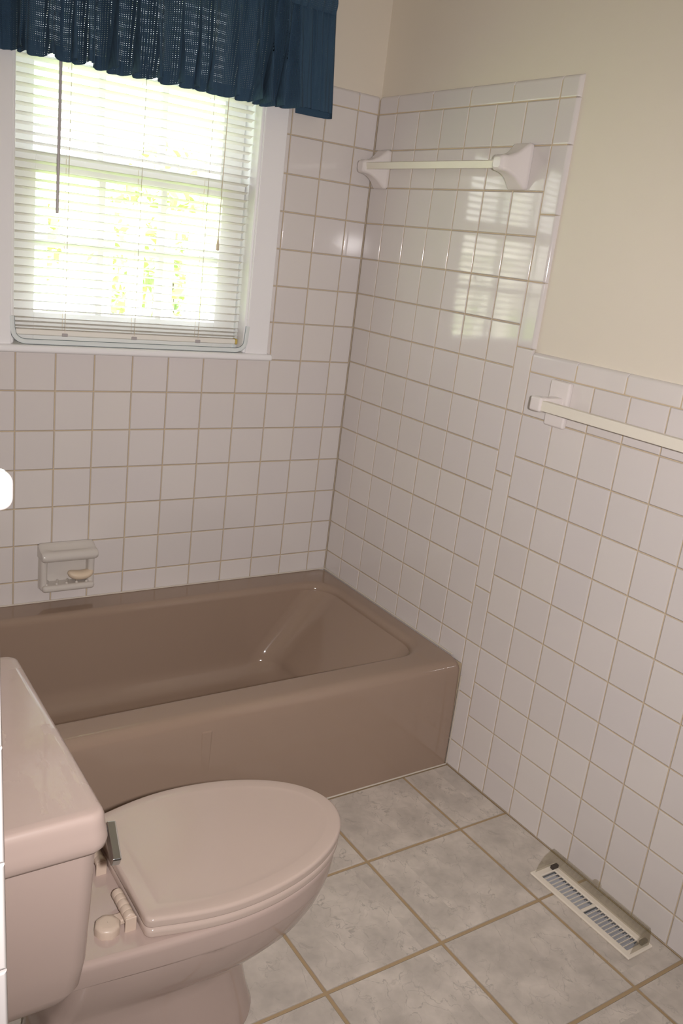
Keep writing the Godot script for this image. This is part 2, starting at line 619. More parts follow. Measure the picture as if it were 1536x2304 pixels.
# ---------------------------------------------------------------- wall tiles
func build_wall_tiles() -> void:
	var wr: Node3D = get_node("wall_right")
	var wb: Node3D = get_node("wall_back")
	var we: Node3D = get_node("wall_left_return")
	# grout beds
	var b := B.new()
	b.box(Vector3(0.001, 0, 0), Vector3(0.011, CAP_TOP - 0.011, 0.8246 - 0.009))
	b.box(Vector3(0.001, 0, 0.8156), Vector3(0.011, 1.245, 2.75))
	obj("grout", b, mats["grout"], wr)
	b = B.new()
	b.box(Vector3(-1.525, 0, -0.011), Vector3(0, 1.086, -0.001))
	b.box(Vector3(-0.324, 1.086, -0.011), Vector3(0, CAP_TOP - 0.011, -0.001))
	obj("grout", b, mats["grout"], wb)
	b = B.new()
	b.box(Vector3(-1.79, 0, 1.80), Vector3(-1.545, 1.14, 1.8047))
	obj("grout", b, mats["grout"], we)
	# right wall, over the tub
	var cols := [0.0008]
	cols.append_array(COLS)
	for i in cols.size() - 1:
		for j in 13:
			wall_tile(wr, "right", cols[i], cols[i + 1], ROWS[j + 1], ROWS[j])
		wall_tile(wr, "right", cols[i], cols[i + 1], RIM - 0.012, ROWS[13])
	# top border
	var cj := [0.0008, 0.0956, 0.263, 0.430, 0.597, 0.7643, 0.8266]
	for i in cj.size() - 1:
		wall_tile(wr, "right", cj[i], cj[i + 1], ROWS[0], CAP_TOP, "border_tile", "xy" if i == cj.size() - 2 else "y")
	# vertical border strip
	var sj := [ROWS[0], ROWS[1], (ROWS[2] + ROWS[3]) / 2, ROWS[4], (ROWS[5] + ROWS[6]) / 2, ROWS[7], (ROWS[8] + ROWS[9]) / 2, ROWS[10], (ROWS[11] + ROWS[12]) / 2, ROWS[13], (ROWS[14] + ROWS[15]) / 2, ROWS[16], 0.001]
	for i in sj.size() - 1:
		wall_tile(wr, "right", COLS[6], LOWCOLS[0], sj[i + 1], sj[i], "border_tile", "x" if sj[i + 1] > 1.23 else "")
	# wainscot to the right of the strip
	var lc := LOWCOLS.duplicate()
	while lc[-1] < 2.1:
		lc.append(lc[-1] + 0.1035)
	for i in lc.size() - 1:
		for j in range(6, 16):
			wall_tile(wr, "right", lc[i], lc[i + 1], ROWS[j + 1], ROWS[j])
		wall_tile(wr, "right", lc[i], lc[i + 1], 0.001, ROWS[16])
	var z := LOWCOLS[0]
	while z < 2.1:
		wall_tile(wr, "right", z, z + 0.1535, ROWS[6], 1.2556, "border_tile", "y")
		z += 0.1535
	# window wall
	var bc := [0.0008]
	bc.append_array(BACKCOLS)
	while bc[-1] < 1.5:
		bc.append(minf(bc[-1] + 0.1085, 1.5245))
	for i in bc.size() - 1:
		for j in range(7, 13):
			wall_tile(wb, "back", bc[i], bc[i + 1], ROWS[j + 1], ROWS[j] if j > 7 else 1.087)
		wall_tile(wb, "back", bc[i], bc[i + 1], RIM - 0.012, ROWS[13])
	var rc := [0.0008, BACKCOLS[0], BACKCOLS[1], BACKCOLS[2], 0.3265]
	for i in 4:
		for j in 7:
			wall_tile(wb, "back", rc[i], rc[i + 1], ROWS[j + 1] if j < 6 else 1.087, ROWS[j])
	for q in [[0.0008, 0.0764], [0.0764, 0.2435], [0.2435, 0.3265]]:
		wall_tile(wb, "back", q[0], q[1], ROWS[0], CAP_TOP, "border_tile", "y")
	# wall end by the camera
	for i in 2:
		for j in 10:
			var y := 0.023 + 0.1127 * j
			wall_tile(we, "end", 1.523 + 0.110 * i, 1.633 + 0.110 * i, y if j > 0 else 0.001, y + 0.1127)

# ---------------------------------------------------------------- window
func build_window() -> void:
	var tp: Material = mats["trim_paint"]
	var sp: Material = mats["sash"]
	var b := B.new()
	# jamb lining round the opening
	b.box(Vector3(-1.105, 1.088, -0.12), Vector3(-1.098, 2.10, 0.0))
	b.box(Vector3(-0.405, 1.088, -0.12), Vector3(-0.398, 2.10, 0.0))
	b.box(Vector3(-1.098, 2.093, -0.12), Vector3(-0.405, 2.10, 0.0))
	b.box(Vector3(-1.098, 1.088, -0.16), Vector3(-0.405, 1.100, -0.01))
	var w := struct("window_1", b, tp, "white double-hung window with divided panes behind the blind", Vector3(-0.75, 1.09, -0.05))
	b = B.new()
	b.rbox(Vector3(-0.3645, 1.60, 0.006), Vector3(0.077, 0.99, 0.024), 0.003)
	obj("casing", b, tp, w)
	b = B.new()
	b.rbox(Vector3(-1.1385, 1.60, 0.006), Vector3(0.077, 0.99, 0.024), 0.003)
	obj("casing", b, tp, w)
	b = B.new()
	b.rbox(Vector3(-0.7515, 2.133, 0.006), Vector3(0.85, 0.074, 0.024), 0.003)
	obj("casing", b, tp, w)
	# rounded back-band on the inner edge of the casing
	for x in [-0.4035, -1.0995]:
		b = B.new()
		b.rbox(Vector3(x, 1.60, -0.012), Vector3(0.016, 0.985, 0.05), 0.007, 3)
		obj("stop_bead", b, tp, w)
	# stool
	b = B.new()
	b.rbox(Vector3(-0.755, 1.0975, -0.018), Vector3(0.89, 0.021, 0.098), 0.009, 3)
	obj("window_sill", b, tp, w)
	# sashes: lower one inside, upper one outside
	sash(w, -0.075, 1.105, 1.60, 0.082, 0.045)
	sash(w, -0.105, 1.555, 2.09, 0.05, 0.04)

func sash(w: Node3D, z: float, y0: float, y1: float, bottom: float, top: float) -> void:
	var sp: Material = mats["sash"]
	var xl := -1.094
	var xr := -0.409
	var st := 0.072
	var b := B.new()
	b.rbox(Vector3(xl + st / 2, (y0 + y1) / 2, z), Vector3(st, y1 - y0, 0.03), 0.003, 1)
	b.rbox(Vector3(xr - st / 2, (y0 + y1) / 2, z), Vector3(st, y1 - y0, 0.03), 0.003, 1)
	b.rbox(Vector3((xl + xr) / 2, y0 + bottom / 2, z), Vector3(xr - xl - 2 * st + 0.004, bottom, 0.03), 0.003, 1)
	b.rbox(Vector3((xl + xr) / 2, y1 - top / 2, z), Vector3(xr - xl - 2 * st + 0.004, top, 0.03), 0.003, 1)
	var s := obj("sash", b, sp, w)
	var gx0 := xl + st
	var gx1 := xr - st
	var gy0 := y0 + bottom
	var gy1 := y1 - top
	for k in [1, 2]:
		b = B.new()
		b.rbox(Vector3(lerpf(gx0, gx1, k / 3.0), (gy0 + gy1) / 2, z), Vector3(0.02, gy1 - gy0 + 0.004, 0.022), 0.004, 1)
		obj("muntin", b, sp, s)
	b = B.new()
	b.rbox(Vector3((gx0 + gx1) / 2, (gy0 + gy1) / 2, z), Vector3(gx1 - gx0 + 0.004, 0.02, 0.021), 0.004, 1)
	obj("muntin", b, sp, s)
	for i in 3:
		for j in 2:
			b = B.new()
			var cx := lerpf(gx0, gx1, (i + 0.5) / 3.0)
			var cy := lerpf(gy0, gy1, (j + 0.5) / 2.0)
			var hx := (gx1 - gx0) / 6.0
			var hy := (gy1 - gy0) / 4.0
			var k := b.v.size()
			for e in [[-1, -1], [1, -1], [1, 1], [-1, 1]]:
				b.vert(Vector3(cx + e[0] * hx, cy + e[1] * hy, z), Vector3(0, 0, 1))
			b.quad(k, k + 1, k + 2, k + 3)
			obj("pane", b, mats["glass"], s)

# ---------------------------------------------------------------- blind
func build_blind() -> void:
	var t := thing("mini_blind", Vector3(-0.747, 1.125, -0.033), "white metal mini blind with open slats, lowered over the window", "blind")
	var zc := -0.033
	var xl := -1.088
	var xr := -0.414
	var b := B.new()
	b.rbox(Vector3((xl + xr) / 2, 2.075, zc), Vector3(xr - xl, 0.03, 0.028), 0.004, 1)
	obj("head_rail", b, mats["slat"], t)
	# one slat, bowed across its width and tipped a little
	b = B.new()
	var rows := []
	var wd := 0.0125
	for side in 2:
		for i in 7:
			var q := (i - 3) / 3.0 * (1 if side == 0 else -1)
			var y := 0.0022 * (1.0 - q * q) - (0.0007 if side == 1 else 0.0)
			rows.append([q * wd, y])
	var ring0 := PackedVector3Array()
	var ring1 := PackedVector3Array()
	var tip := deg_to_rad(14.0)
	for q in rows:
		var zz: float = q[0] * cos(tip) - q[1] * sin(tip)
		var yy: float = q[0] * sin(tip) + q[1] * cos(tip)
		ring0.append(Vector3(xl, yy, zz))
		ring1.append(Vector3(xr, yy, zz))
	b.grid([ring0, ring1], true, 1.0)
	var slat := MeshInstance3D.new()
	slat.mesh = b.mesh(Vector3((xl + xr) / 2, 0, 0))
	slat.material_override = mats["slat"]
	slat.name = "slat"
	var ys := [1.1515, 1.163, 1.1745]
	var y := 1.196
	while y < 2.055:
		ys.append(y)
		y += 0.0222
	for q in ys:
		var o: MeshInstance3D = slat.duplicate()
		t.add_child(o, true)
		o.position = Vector3((xl + xr) / 2, q, zc) - t.position
		o.rotation.x = rng.randfn(0.0, 0.02)
	slat.free()
	b = B.new()
	b.rbox(Vector3((xl + xr) / 2, 1.1365, zc), Vector3(xr - xl - 0.012, 0.016, 0.024), 0.004, 2)
	var br := obj("bottom_rail", b, mats["slat"], t)
	for x in [xl + 0.003, xr - 0.003]:
		b = B.new()
		b.rbox(Vector3(x, 1.1365, zc), Vector3(0.008, 0.018, 0.026), 0.004, 2)
		obj("end_cap", b, mats["yellowed_plastic"], br)
	for x in [-0.948, -0.748, -0.548]:
		b = B.new()
		b.rbox(Vector3(x, 1.1325, zc + 0.0135), Vector3(0.016, 0.009, 0.004), 0.0015, 1)
		obj("cord_button", b, mats["wand"], br)
		for dz in [-0.0135, 0.0135]:
			b = B.new()
			b.tube(PackedVector3Array([Vector3(x, 1.14, zc + dz), Vector3(x, 1.6, zc + dz), Vector3(x, 2.065, zc + dz)]), 0.0007, 5)
			obj("ladder_cord", b, mats["cord"], t)
	# tilt wand
	b = B.new()
	b.tube(PackedVector3Array([Vector3(-0.978, 2.065, -0.012), Vector3(-0.978, 1.7, -0.012), Vector3(-0.979, 1.452, -0.012)]), 0.0042, 6)
	obj("tilt_wand", b, mats["wand"], t)
	# pull cord and tassel
	b = B.new()
	b.tube(PackedVector3Array([Vector3(-0.505, 2.065, -0.014), Vector3(-0.507, 1.7, -0.014), Vector3(-0.508, 1.435, -0.014)]), 0.0011, 6)
	var pc := obj("pull_cord", b, mats["cord"], t)
	b = B.new()
	b.lathe(Vector3(-0.508, 1.402, -0.014), [[0.0005, 0.0], [0.005, 0.001], [0.0048, 0.012], [0.003, 0.03], [0.0012, 0.036]], 12)
	obj("tassel", b, mats["cord"], pc)

# ---------------------------------------------------------------- valance
func build_valance() -> void:
	var t := thing("valance", Vector3(-0.7, 1.82, 0.06), "dark slate-blue gathered cloth valance hung over the window", "valance")
	# plan line along the window with gathers, then a fold back to the wall at the right
	var plan := []
	var n := 460
	for i in n + 1:
		var u := float(i) / n
		plan.append([lerpf(-1.24, -0.215, u), 0.066, 1.0])
	for q in [[-0.208, 0.064], [-0.204, 0.058], [-0.203, 0.048], [-0.206, 0.038], [-0.215, 0.031], [-0.235, 0.027], [-0.26, 0.025], [-0.285, 0.025], [-0.31, 0.025]]:
		plan.append([q[0], q[1], 0.0])
	var w1 := FastNoiseLite.new()
	w1.seed = 9
	w1.frequency = 1.0
	var ny := 30
	var rows := []
	for k in ny + 1:
		var f := float(k) / ny  # 0 at the seam, 1 at the hem
		var ring := PackedVector3Array()
		for i in plan.size():
			var q = plan[i]
			var x: float = q[0]
			var flat := clampf((x + 0.37) / 0.06, 0.0, 1.0)  # the right end hangs plain
			var warp := 0.035 * w1.get_noise_1d(x * 9.0) + 0.006 * w1.get_noise_1d(x * 31.0)
			var ph := (x + warp * (0.4 + f)) * TAU
			var deep := 0.95 + 0.9 * w1.get_noise_2d(x * 5.0, 40.0)
			var big := sin(ph * 18.0) * 0.036 * (0.35 + 0.65 * f) * deep
			var fine := sin(ph * 41.0 + 3.0 * w1.get_noise_1d(x * 17.0)) * 0.0055 * (1.0 - 0.7 * f)
			var mid := 0.012 * w1.get_noise_2d(x * 26.0, f * 1.2)
			var z: float = q[1] + (big * (1.0 - 0.8 * flat) + fine + mid * (1.0 - 0.5 * flat)) * q[2] + 0.010 * f * q[2]
			var swing := 0.012 * cos(ph * 18.0) * f * (1.0 - flat)
			var y := lerpf(2.088, 1.812 + 0.012 * flat * q[2], f)
			if x < -0.4 and f > 0.9:
				y += 0.004 * sin(ph * 18.0)
			var narrow := (1.0 - f) * 0.022 * clampf((x + 0.42) / 0.2, 0.0, 1.0)
			ring.append(Vector3(x + swing - narrow, y, z))
		rows.append(ring)
	var b := B.new()
	b.grid(rows, false, -1.0)
	var cloth := obj("skirt", b, mats["valance_cloth"], t)
	# double hem
	b = B.new()
	var hem := []
	for k in [ny - 3, ny - 2, ny - 1, ny]:
		var ring := PackedVector3Array()
		for p in rows[k]:
			ring.append(p + Vector3(0, 0, -0.0015))
		hem.append(ring)
	b.grid(hem, false, -1.0)
	obj("hem", b, mats["valance_cloth"], cloth)
	# rod pocket and ruffled heading above the seam
	b = B.new()
	var head := []
	for k in 13:
		var f := k / 12.0
		var ring := PackedVector3Array()
		for i in n + 1:
			var x := lerpf(-1.24, -0.236, float(i) / n)
			var ph := x * TAU
			var puff := 0.008 * sin(PI * minf(f / 0.6, 1.0))
			var wob := sin(ph * 41.0 + 3.0 * w1.get_noise_1d(x * 17.0)) * (0.002 + 0.007 * maxf(0.0, f - 0.55))
			ring.append(Vector3(x, lerpf(2.078, 2.165, f), 0.070 + puff + wob))
		head.append(ring)
	b.grid(head, false, 1.0)
	obj("heading", b, mats["valance_cloth"], t)
	b = B.new()
	b.tube(PackedVector3Array([Vector3(-1.26, 2.112, 0.0), Vector3(-1.26, 2.112, 0.04), Vector3(-1.245, 2.112, 0.06), Vector3(-0.74, 2.112, 0.06), Vector3(-0.245, 2.112, 0.06), Vector3(-0.232, 2.112, 0.04), Vector3(-0.232, 2.112, -0.006)]), 0.005, 8)
	obj("rod", b, mats["rod_metal"], t)

# ---------------------------------------------------------------- loose curtain rod on the sill
func build_curtain_rod() -> void:
	var t := thing("curtain_rod", Vector3(-0.75, 1.109, 0.006), "pale flat curtain rod lying on the sill with both ends turned up", "curtain rod")
	# centre line of the strap, bent up at both ends
	var path := []
	path.append(Vector2(-1.099, 1.182))
	path.append(Vector2(-1.097, 1.150))
	for i in 9:
		var an := PI + PI / 2 * i / 8.0
		path.append(Vector2(-1.060 + cos(an) * 0.035, 1.1425 + sin(an) * 0.0265))
	path.append(Vector2(-0.99, 1.116))
	path.append(Vector2(-0.75, 1.116))
	path.append(Vector2(-0.50, 1.116))
	for i in 9:
		var an := -PI / 2 + PI / 2 * i / 8.0
		path.append(Vector2(-0.440 + cos(an) * 0.035, 1.1425 + sin(an) * 0.0265))
	path.append(Vector2(-0.4035, 1.160))
	path.append(Vector2(-0.4015, 1.190))
	var rows := []
	for i in path.size():
		var d: Vector2 = (path[mini(i + 1, path.size() - 1)] - path[maxi(i - 1, 0)]).normalized()
		var nn := Vector2(-d.y, d.x)
		var hw := 0.0065
		var ring := PackedVector3Array()
		for q in [[-1.0, 0.003], [-0.85, 0.0075], [0.85, 0.0075], [1.0, 0.003], [0.85, 0.001], [-0.85, 0.001]]:
			var p: Vector2 = path[i] + nn * hw * q[0]
			ring.append(Vector3(p.x, p.y, 0.012 + q[1]))
		rows.append(ring)
	var b := B.new()
	b.grid(rows, true, -1.0)
	b.fan(rows[0], Vector3(0, 1, 0))
	b.fan(rows[-1], Vector3(0, 1, 0))
	obj("strap", b, mats["rod_metal"], t)
	# rolled edges of the strap
	for s in [-1.0, 1.0]:
		var line := PackedVector3Array()
		for i in path.size():
			var d: Vector2 = (path[mini(i + 1, path.size() - 1)] - path[maxi(i - 1, 0)]).normalized()
			var p: Vector2 = path[i] + Vector2(-d.y, d.x) * 0.0063 * s
			line.append(Vector3(p.x, p.y, 0.0165))
		b = B.new()
		b.tube(line, 0.0011, 6)
		obj("rolled_edge", b, mats["rod_edge"], t)

# ---------------------------------------------------------------- bathtub
func build_tub() -> void:
	var t := thing("bathtub", Vector3(-0.76, 0, 0.39), "dusty tan-brown enamelled bathtub set in the corner below the window", "bathtub")
	var xl := -1.523
	var xr := -0.002
	var zb := 0.003
	var zf := 0.775
	var rows := []
	var lev := [
		# inset from the outer edge at the front, drop, then basin rings follow
	]
	# outer apron and rim: rings from the floor up and over into the basin
	var k := 10
	var add := func(x0: float, x1: float, z0: float, z1: float, r: float, y: float, rf := -1.0) -> void:
		rows.append(tub_ring(x0, x1, z0, z1, r, y, k, rf))
	add.call(xl, xr, zb, zf - 0.001, 0.012, 0.0)
	add.call(xl, xr, zb, zf, 0.012, 0.08)
	add.call(xl, xr, zb, zf - 0.002, 0.012, 0.20)
	add.call(xl, xr, zb, zf - 0.004, 0.014, RIM - 0.05)
	for i in 6:
		var an := PI / 2 * (i + 1) / 6.0
		var ins := 0.030 * (1.0 - cos(an))
		add.call(xl, xr - 0.3 * ins, zb, zf - 0.004 - ins, 0.014 + ins * 0.5, RIM - 0.034 + 0.034 * sin(an))
	add.call(xl + 0.004, xr - 0.022, zb + 0.03, zf - 0.052, 0.05, RIM + 0.0005)
	# inner lip rolls down
	var ox0 := -1.465
	var ox1 := -0.048
	var oz0 := 0.085
	var oz1 := 0.688
	for i in 7:
		var an := PI / 2 * i / 6.0
		var ins := 0.022 * sin(an)
		add.call(ox0 + ins, ox1 - ins, oz0 + ins, oz1 - ins, 0.095, RIM - 0.022 * (1.0 - cos(an)))
	var steps := 14
	for i in steps + 1:
		var f := float(i) / steps
		var y := lerpf(RIM - 0.024, 0.115, f)
		# sloping back at the right end, steeper sides
		add.call(lerpf(ox0 + 0.022, -1.37, f), lerpf(ox1 - 0.022, -0.265, f), lerpf(oz0 + 0.022, 0.128, f), lerpf(oz1 - 0.022, 0.625, f), lerpf(0.095, 0.085, f), y)
	for i in 7:
		var an := PI / 2 * (i + 1) / 7.0
		var ins := 0.06 * (1.0 - cos(an))
		add.call(-1.37 + ins, -0.265 - ins * 1.6, 0.128 + ins, 0.625 - ins, 0.085 + ins * 0.3, 0.115 - 0.062 * sin(an))
	add.call(-1.20, -0.50, 0.30, 0.45, 0.05, 0.050)
	var b := B.new()
	b.grid(rows, true, -1.0)
	b.fan(rows[-1], Vector3(0, 1, 0))
	obj("basin", b, mats["enamel"], t)
	# shallow seam down the apron, as in the casting
	b = B.new()
	b.rbox(Vector3(-0.815, 0.16, zf - 0.0076), Vector3(0.03, 0.28, 0.012), 0.0058, 3)
	obj("apron_seam", b, mats["enamel"], t)
	# sealant along the tiles and the floor
	for q in [[Vector3(-1.52, RIM, 0.0018), Vector3(-0.004, RIM + 0.005, 0.0065)], [Vector3(-0.0065, RIM - 0.001, 0.0065), Vector3(-0.0018, RIM + 0.005, 0.725)], [Vector3(-1.30, 0.0, zf - 0.002), Vector3(-0.003, 0.004, zf + 0.003)], [Vector3(-0.004, 0.004, zf - 0.003), Vector3(-0.0018, 0.30, zf + 0.003)]]:
		b = B.new()
		b.rbox((q[0] + q[1]) / 2, q[1] - q[0], 0.002, 1)
		obj("sealant_bead", b, mats["caulk"], t)

func tub_ring(x0: float, x1: float, z0: float, z1: float, r: float, y: float, k: int, rf := -1.0) -> PackedVector3Array:
	var ring := PackedVector3Array()
	var cs := [Vector2(x1, z1), Vector2(x0, z1), Vector2(x0, z0), Vector2(x1, z0)]
	for q in 4:
		var sx: float = [1, -1, -1, 1][q]
		var sz: float = [1, 1, -1, -1][q]
		for i in k + 1:
			var an := PI / 2 * (q + float(i) / k)
			ring.append(Vector3(cs[q].x - sx * r + cos(an) * r, y, cs[q].y - sz * r + sin(an) * r))
		# points along the straight side to the next corner
		var a: Vector3 = ring[-1]
		var q2 := (q + 1) % 4
		var sx2: float = [1, -1, -1, 1][q2]
		var sz2: float = [1, 1, -1, -1][q2]
		var an2 := PI / 2 * q2
		if q == 3:
			an2 = 0.0
		else:
			an2 = PI / 2 * (q + 1)
		var e := Vector3(cs[q2].x - sx2 * r + cos(an2) * r, y, cs[q2].y - sz2 * r + sin(an2) * r)
		for i in range(1, 8):
			ring.append(a.lerp(e, i / 8.0))
	return ring

# ---------------------------------------------------------------- toilet
func build_toilet() -> void:
	var zc := 1.255
	var t := thing("toilet", Vector3(-1.2, 0, zc), "dusty pink-tan two-piece toilet with closed lid, in front of the tub", "toilet")
	var china: Material = mats["china"]
	# --- bowl with its foot
	var rows := []
	# y, back, half width at the back, half width, widest at, reach of the front from there, corner
	var spec := [
		[0.0, -1.36, 0.092, 0.106, -1.12, 0.192, 0.03],
		[0.012, -1.36, 0.094, 0.107, -1.12, 0.193, 0.03],
		[0.05, -1.355, 0.084, 0.096, -1.12, 0.180, 0.03],
		[0.10, -1.35, 0.078, 0.087, -1.12, 0.168, 0.03],
		[0.145, -1.345, 0.075, 0.083, -1.12, 0.166, 0.03],
		[0.172, -1.34, 0.075, 0.084, -1.11, 0.172, 0.03],
		[0.186, -1.335, 0.078, 0.094, -1.09, 0.186, 0.03],
		[0.200, -1.33, 0.082, 0.108, -1.08, 0.204, 0.03],
		[0.220, -1.325, 0.088, 0.124, -1.07, 0.222, 0.03],
		[0.245, -1.32, 0.094, 0.139, -1.06, 0.242, 0.03],
		[0.275, -1.315, 0.098, 0.152, -1.06, 0.259, 0.03],
		[0.305, -1.31, 0.100, 0.160, -1.06, 0.270, 0.03],
		[0.316, -1.31, 0.101, 0.162, -1.06, 0.272, 0.03],
		[0.317, -1.46, 0.124, 0.1625, -1.06, 0.272, 0.02],
		[0.319, -1.48, 0.134, 0.1635, -1.06, 0.273, 0.02],
		[0.324, -1.485, 0.139, 0.1645, -1.06, 0.274, 0.02],
		[0.354, -1.487, 0.140, 0.166, -1.06, 0.277, 0.02],
		[0.361, -1.486, 0.139, 0.165, -1.06, 0.276, 0.02],
		[0.365, -1.483, 0.136, 0.162, -1.06, 0.273, 0.02],
		[0.366, -1.477, 0.130, 0.156, -1.06, 0.267, 0.02],
	]
	for s in spec:
		rows.append(plan_outline(s[1], s[2], s[3], s[4], s[5], s[6], zc, s[0]))
	var b := B.new()
	b.grid(rows, true, 1.0)
	b.fan(rows[-1], Vector3(0, 1, 0))
	obj("bowl", b, china, t)
	# --- seat and lid
	b = B.new()
	seat_slab(b, 0.3665, 0.3855, 0.0, zc, 0.008)
	obj("seat", b, mats["seat_plastic"], t)
	b = B.new()
	seat_slab(b, 0.3885, 0.4065, -0.0015, zc, 0.006, true)
	obj("lid", b, mats["seat_plastic"], t)
	# --- hinges
	for s in [1.0, -1.0]:
		b = B.new()
		var hz: float = zc + s * 0.072
		b.lathe(Vector3(-1.262, 0.366, hz + 0.022 * s), [[0.021, 0.0], [0.0215, 0.012], [0.019, 0.0165], [0.012, 0.018], [0.0005, 0.018]], 8)
		b.rbox(Vector3(-1.243, 0.373, hz + 0.012 * s), Vector3(0.03, 0.010, 0.02), 0.003, 1)
		var h := obj("hinge", b, mats["hinge_plastic"], t)
		b = B.new()
		var bz := Basis(Vector3(1, 0, 0), PI / 2)
		var prof := [[0.0005, -0.032]]
		for q in 5:
			var z0 := -0.032 + q * 0.0135
			prof.append([0.0085, z0])
			prof.append([0.0095, z0 + 0.002])
			prof.append([0.0095, z0 + 0.0105])
			prof.append([0.0085, z0 + 0.0125])
		prof.append([0.0005, 0.036])
		b.lathe(Vector3(-1.2285, 0.387, hz), prof, 16, bz)
		obj("hinge_barrel", b, mats["hinge_plastic"], h)
		b = B.new()
		b.rbox(Vector3(-1.2285, 0.377, hz + 0.036), Vector3(0.019, 0.03, 0.004), 0.0019, 1)
		obj("hinge_ear", b, mats["hinge_plastic"], h)
	# --- tank
	rows = []
	var tz := 1.2465
	for q in [[0.372, 0.060, 0.195, 0.03], [0.375, 0.076, 0.212, 0.035], [0.385, 0.087, 0.223, 0.035], [0.403, 0.0935, 0.230, 0.03], [0.45, 0.0985, 0.2345, 0.027], [0.55, 0.1015, 0.2375, 0.025], [0.642, 0.1035, 0.240, 0.024]]:
		rows.append(bowed(rrect(-1.4285, tz, q[1], q[2], q[3], q[0], 8), tz, 0.006))
	b = B.new()
	b.grid(rows, true, -1.0)
	b.fan(rows[0], Vector3(0, -1, 0))
	b.fan(rows[-1], Vector3(0, 1, 0))
	obj("tank", b, china, t)
	rows = []
	for q in [[0.6425, 0.092, 0.236, 0.02], [0.6435, 0.1015, 0.245, 0.024], [0.650, 0.1060, 0.2490, 0.024], [0.660, 0.1070, 0.2500, 0.023], [0.672, 0.1050, 0.2485, 0.022], [0.684, 0.1025, 0.2465, 0.021], [0.694, 0.1015, 0.246, 0.02], [0.7015, 0.0985, 0.243, 0.019], [0.7042, 0.094, 0.238, 0.017], [0.7048, 0.086, 0.229, 0.014]]:
		rows.append(bowed(rrect(-1.4175, tz, q[1], q[2], q[3], q[0], 8), tz, 0.008))
	b = B.new()
	b.grid(rows, true, -1.0)
	b.fan(rows[0], Vector3(0, -1, 0))
	b.fan(rows[-1], Vector3(0, 1, 0))
	var lid := obj("tank_lid", b, mats["tank_lid_china"], t, Vector3(-1.528, 0.64, 0.997))
	# --- flush handle on the front of the tank
	b = B.new()
	b.lathe(Vector3(-1.3255, 0.626, 1.424), [[0.013, 0.0], [0.013, 0.006], [0.009, 0.012], [0.006, 0.024], [0.0005, 0.024]], 16, Basis(Vector3(0, 0, 1), -PI / 2))
	var fh := obj("flush_handle", b, mats["chrome"], t)
	b = B.new()
	var along := Basis(Vector3(1, 0, 0), deg_to_rad(26)) * Basis(Vector3(0, 1, 0), deg_to_rad(-8))
	b.rbox(Vector3(-1.2965, 0.6150, 1.446), Vector3(0.014, 0.018, 0.060), 0.003, 3, along)
	obj("lever", b, mats["chrome"], fh)
	# --- floor bolt cap
	b = B.new()
	b.lathe(Vector3(-1.12, 0.008, zc + 0.118), [[0.016, -0.008], [0.016, 0.004], [0.012, 0.012], [0.0005, 0.015]], 16)
	obj("bolt_cap", b, mats["seat_plastic"], t)

# bulge the front (+x) face a little
func bowed(ring: PackedVector3Array, zc: float, by: float) -> PackedVector3Array:
	var out := PackedVector3Array()
	for p in ring:
		var k := 1.0 - pow((p.z - zc) / 0.25, 2.0)
		out.append(p + Vector3(by * (k - 0.9) if p.x > -1.40 else 0.0, 0, 0))
	return out

# plan with a straight back, rounded back corners, sides that swell to the widest place, and a round front
func plan_outline(xb: float, hb: float, hw: float, xc: float, reach: float, cr: float, zc: float, y: float) -> PackedVector3Array:
	var out := PackedVector3Array()
	var half := []
	for i in 6:
		half.append(Vector2(xb, i / 5.0 * (hb - cr)))
	for i in 7:
		var an := PI - PI / 2 * (i + 1) / 7.0
		half.append(Vector2(xb + cr + cos(an) * cr, hb - cr + sin(an) * cr))
	for i in 18:
		var u := (i + 1) / 18.0
		half.append(Vector2(lerpf(xb + cr, xc, u), lerpf(hb, hw, 0.5 - 0.5 * cos(u * PI) if xb < -1.3 else sin(u * PI / 2))))
	for i in 40:
		var an := PI / 2 * (i + 1) / 40.0
		half.append(Vector2(xc + reach * sin(an), hw * cos(an)))
	for p in half:
		out.append(Vector3(p.x, y, zc + p.y))
	for i in range(half.size() - 2, 0, -1):
		out.append(Vector3(half[i].x, y, zc - half[i].y))
	return out

func seat_outline(inset: float, zc: float, y: float) -> PackedVector3Array:
	return plan_outline(-1.214 + inset, 0.142 - inset, 0.166 - inset, -1.06, 0.283 - inset, maxf(0.014 - inset * 0.3, 0.004), zc, y)

func seat_slab(b: B, y0: float, y1: float, inset: float, zc: float, r: float, dished := false) -> void:
	var rows := []
	for i in 4:
		var an := PI / 2 * i / 3.0
		rows.append(seat_outline(inset + r * 0.6 * (1.0 - sin(an)), zc, y0 + r * 0.6 * (1.0 - cos(an))))
	for i in 5:
		var an := PI / 2 * i / 4.0
		rows.append(seat_outline(inset + r * (1.0 - cos(an)), zc, y1 - r + r * sin(an)))
	if dished:
		rows.append(seat_outline(inset + 0.012, zc, y1 + 0.0006))
		rows.append(seat_outline(inset + 0.026, zc, y1 + 0.0010))
		rows.append(seat_outline(inset + 0.030, zc, y1 + 0.0004))
		rows.append(seat_outline(inset + 0.040, zc, y1 - 0.0006))
		rows.append(seat_outline(inset + 0.075, zc, y1 - 0.0012))
		rows.append(seat_outline(inset + 0.115, zc, y1 - 0.0014))
	b.grid(rows, true, 1.0)
	b.fan(rows[-1], Vector3(0, 1, 0))
	b.fan(rows[0], Vector3(0, -1, 0))

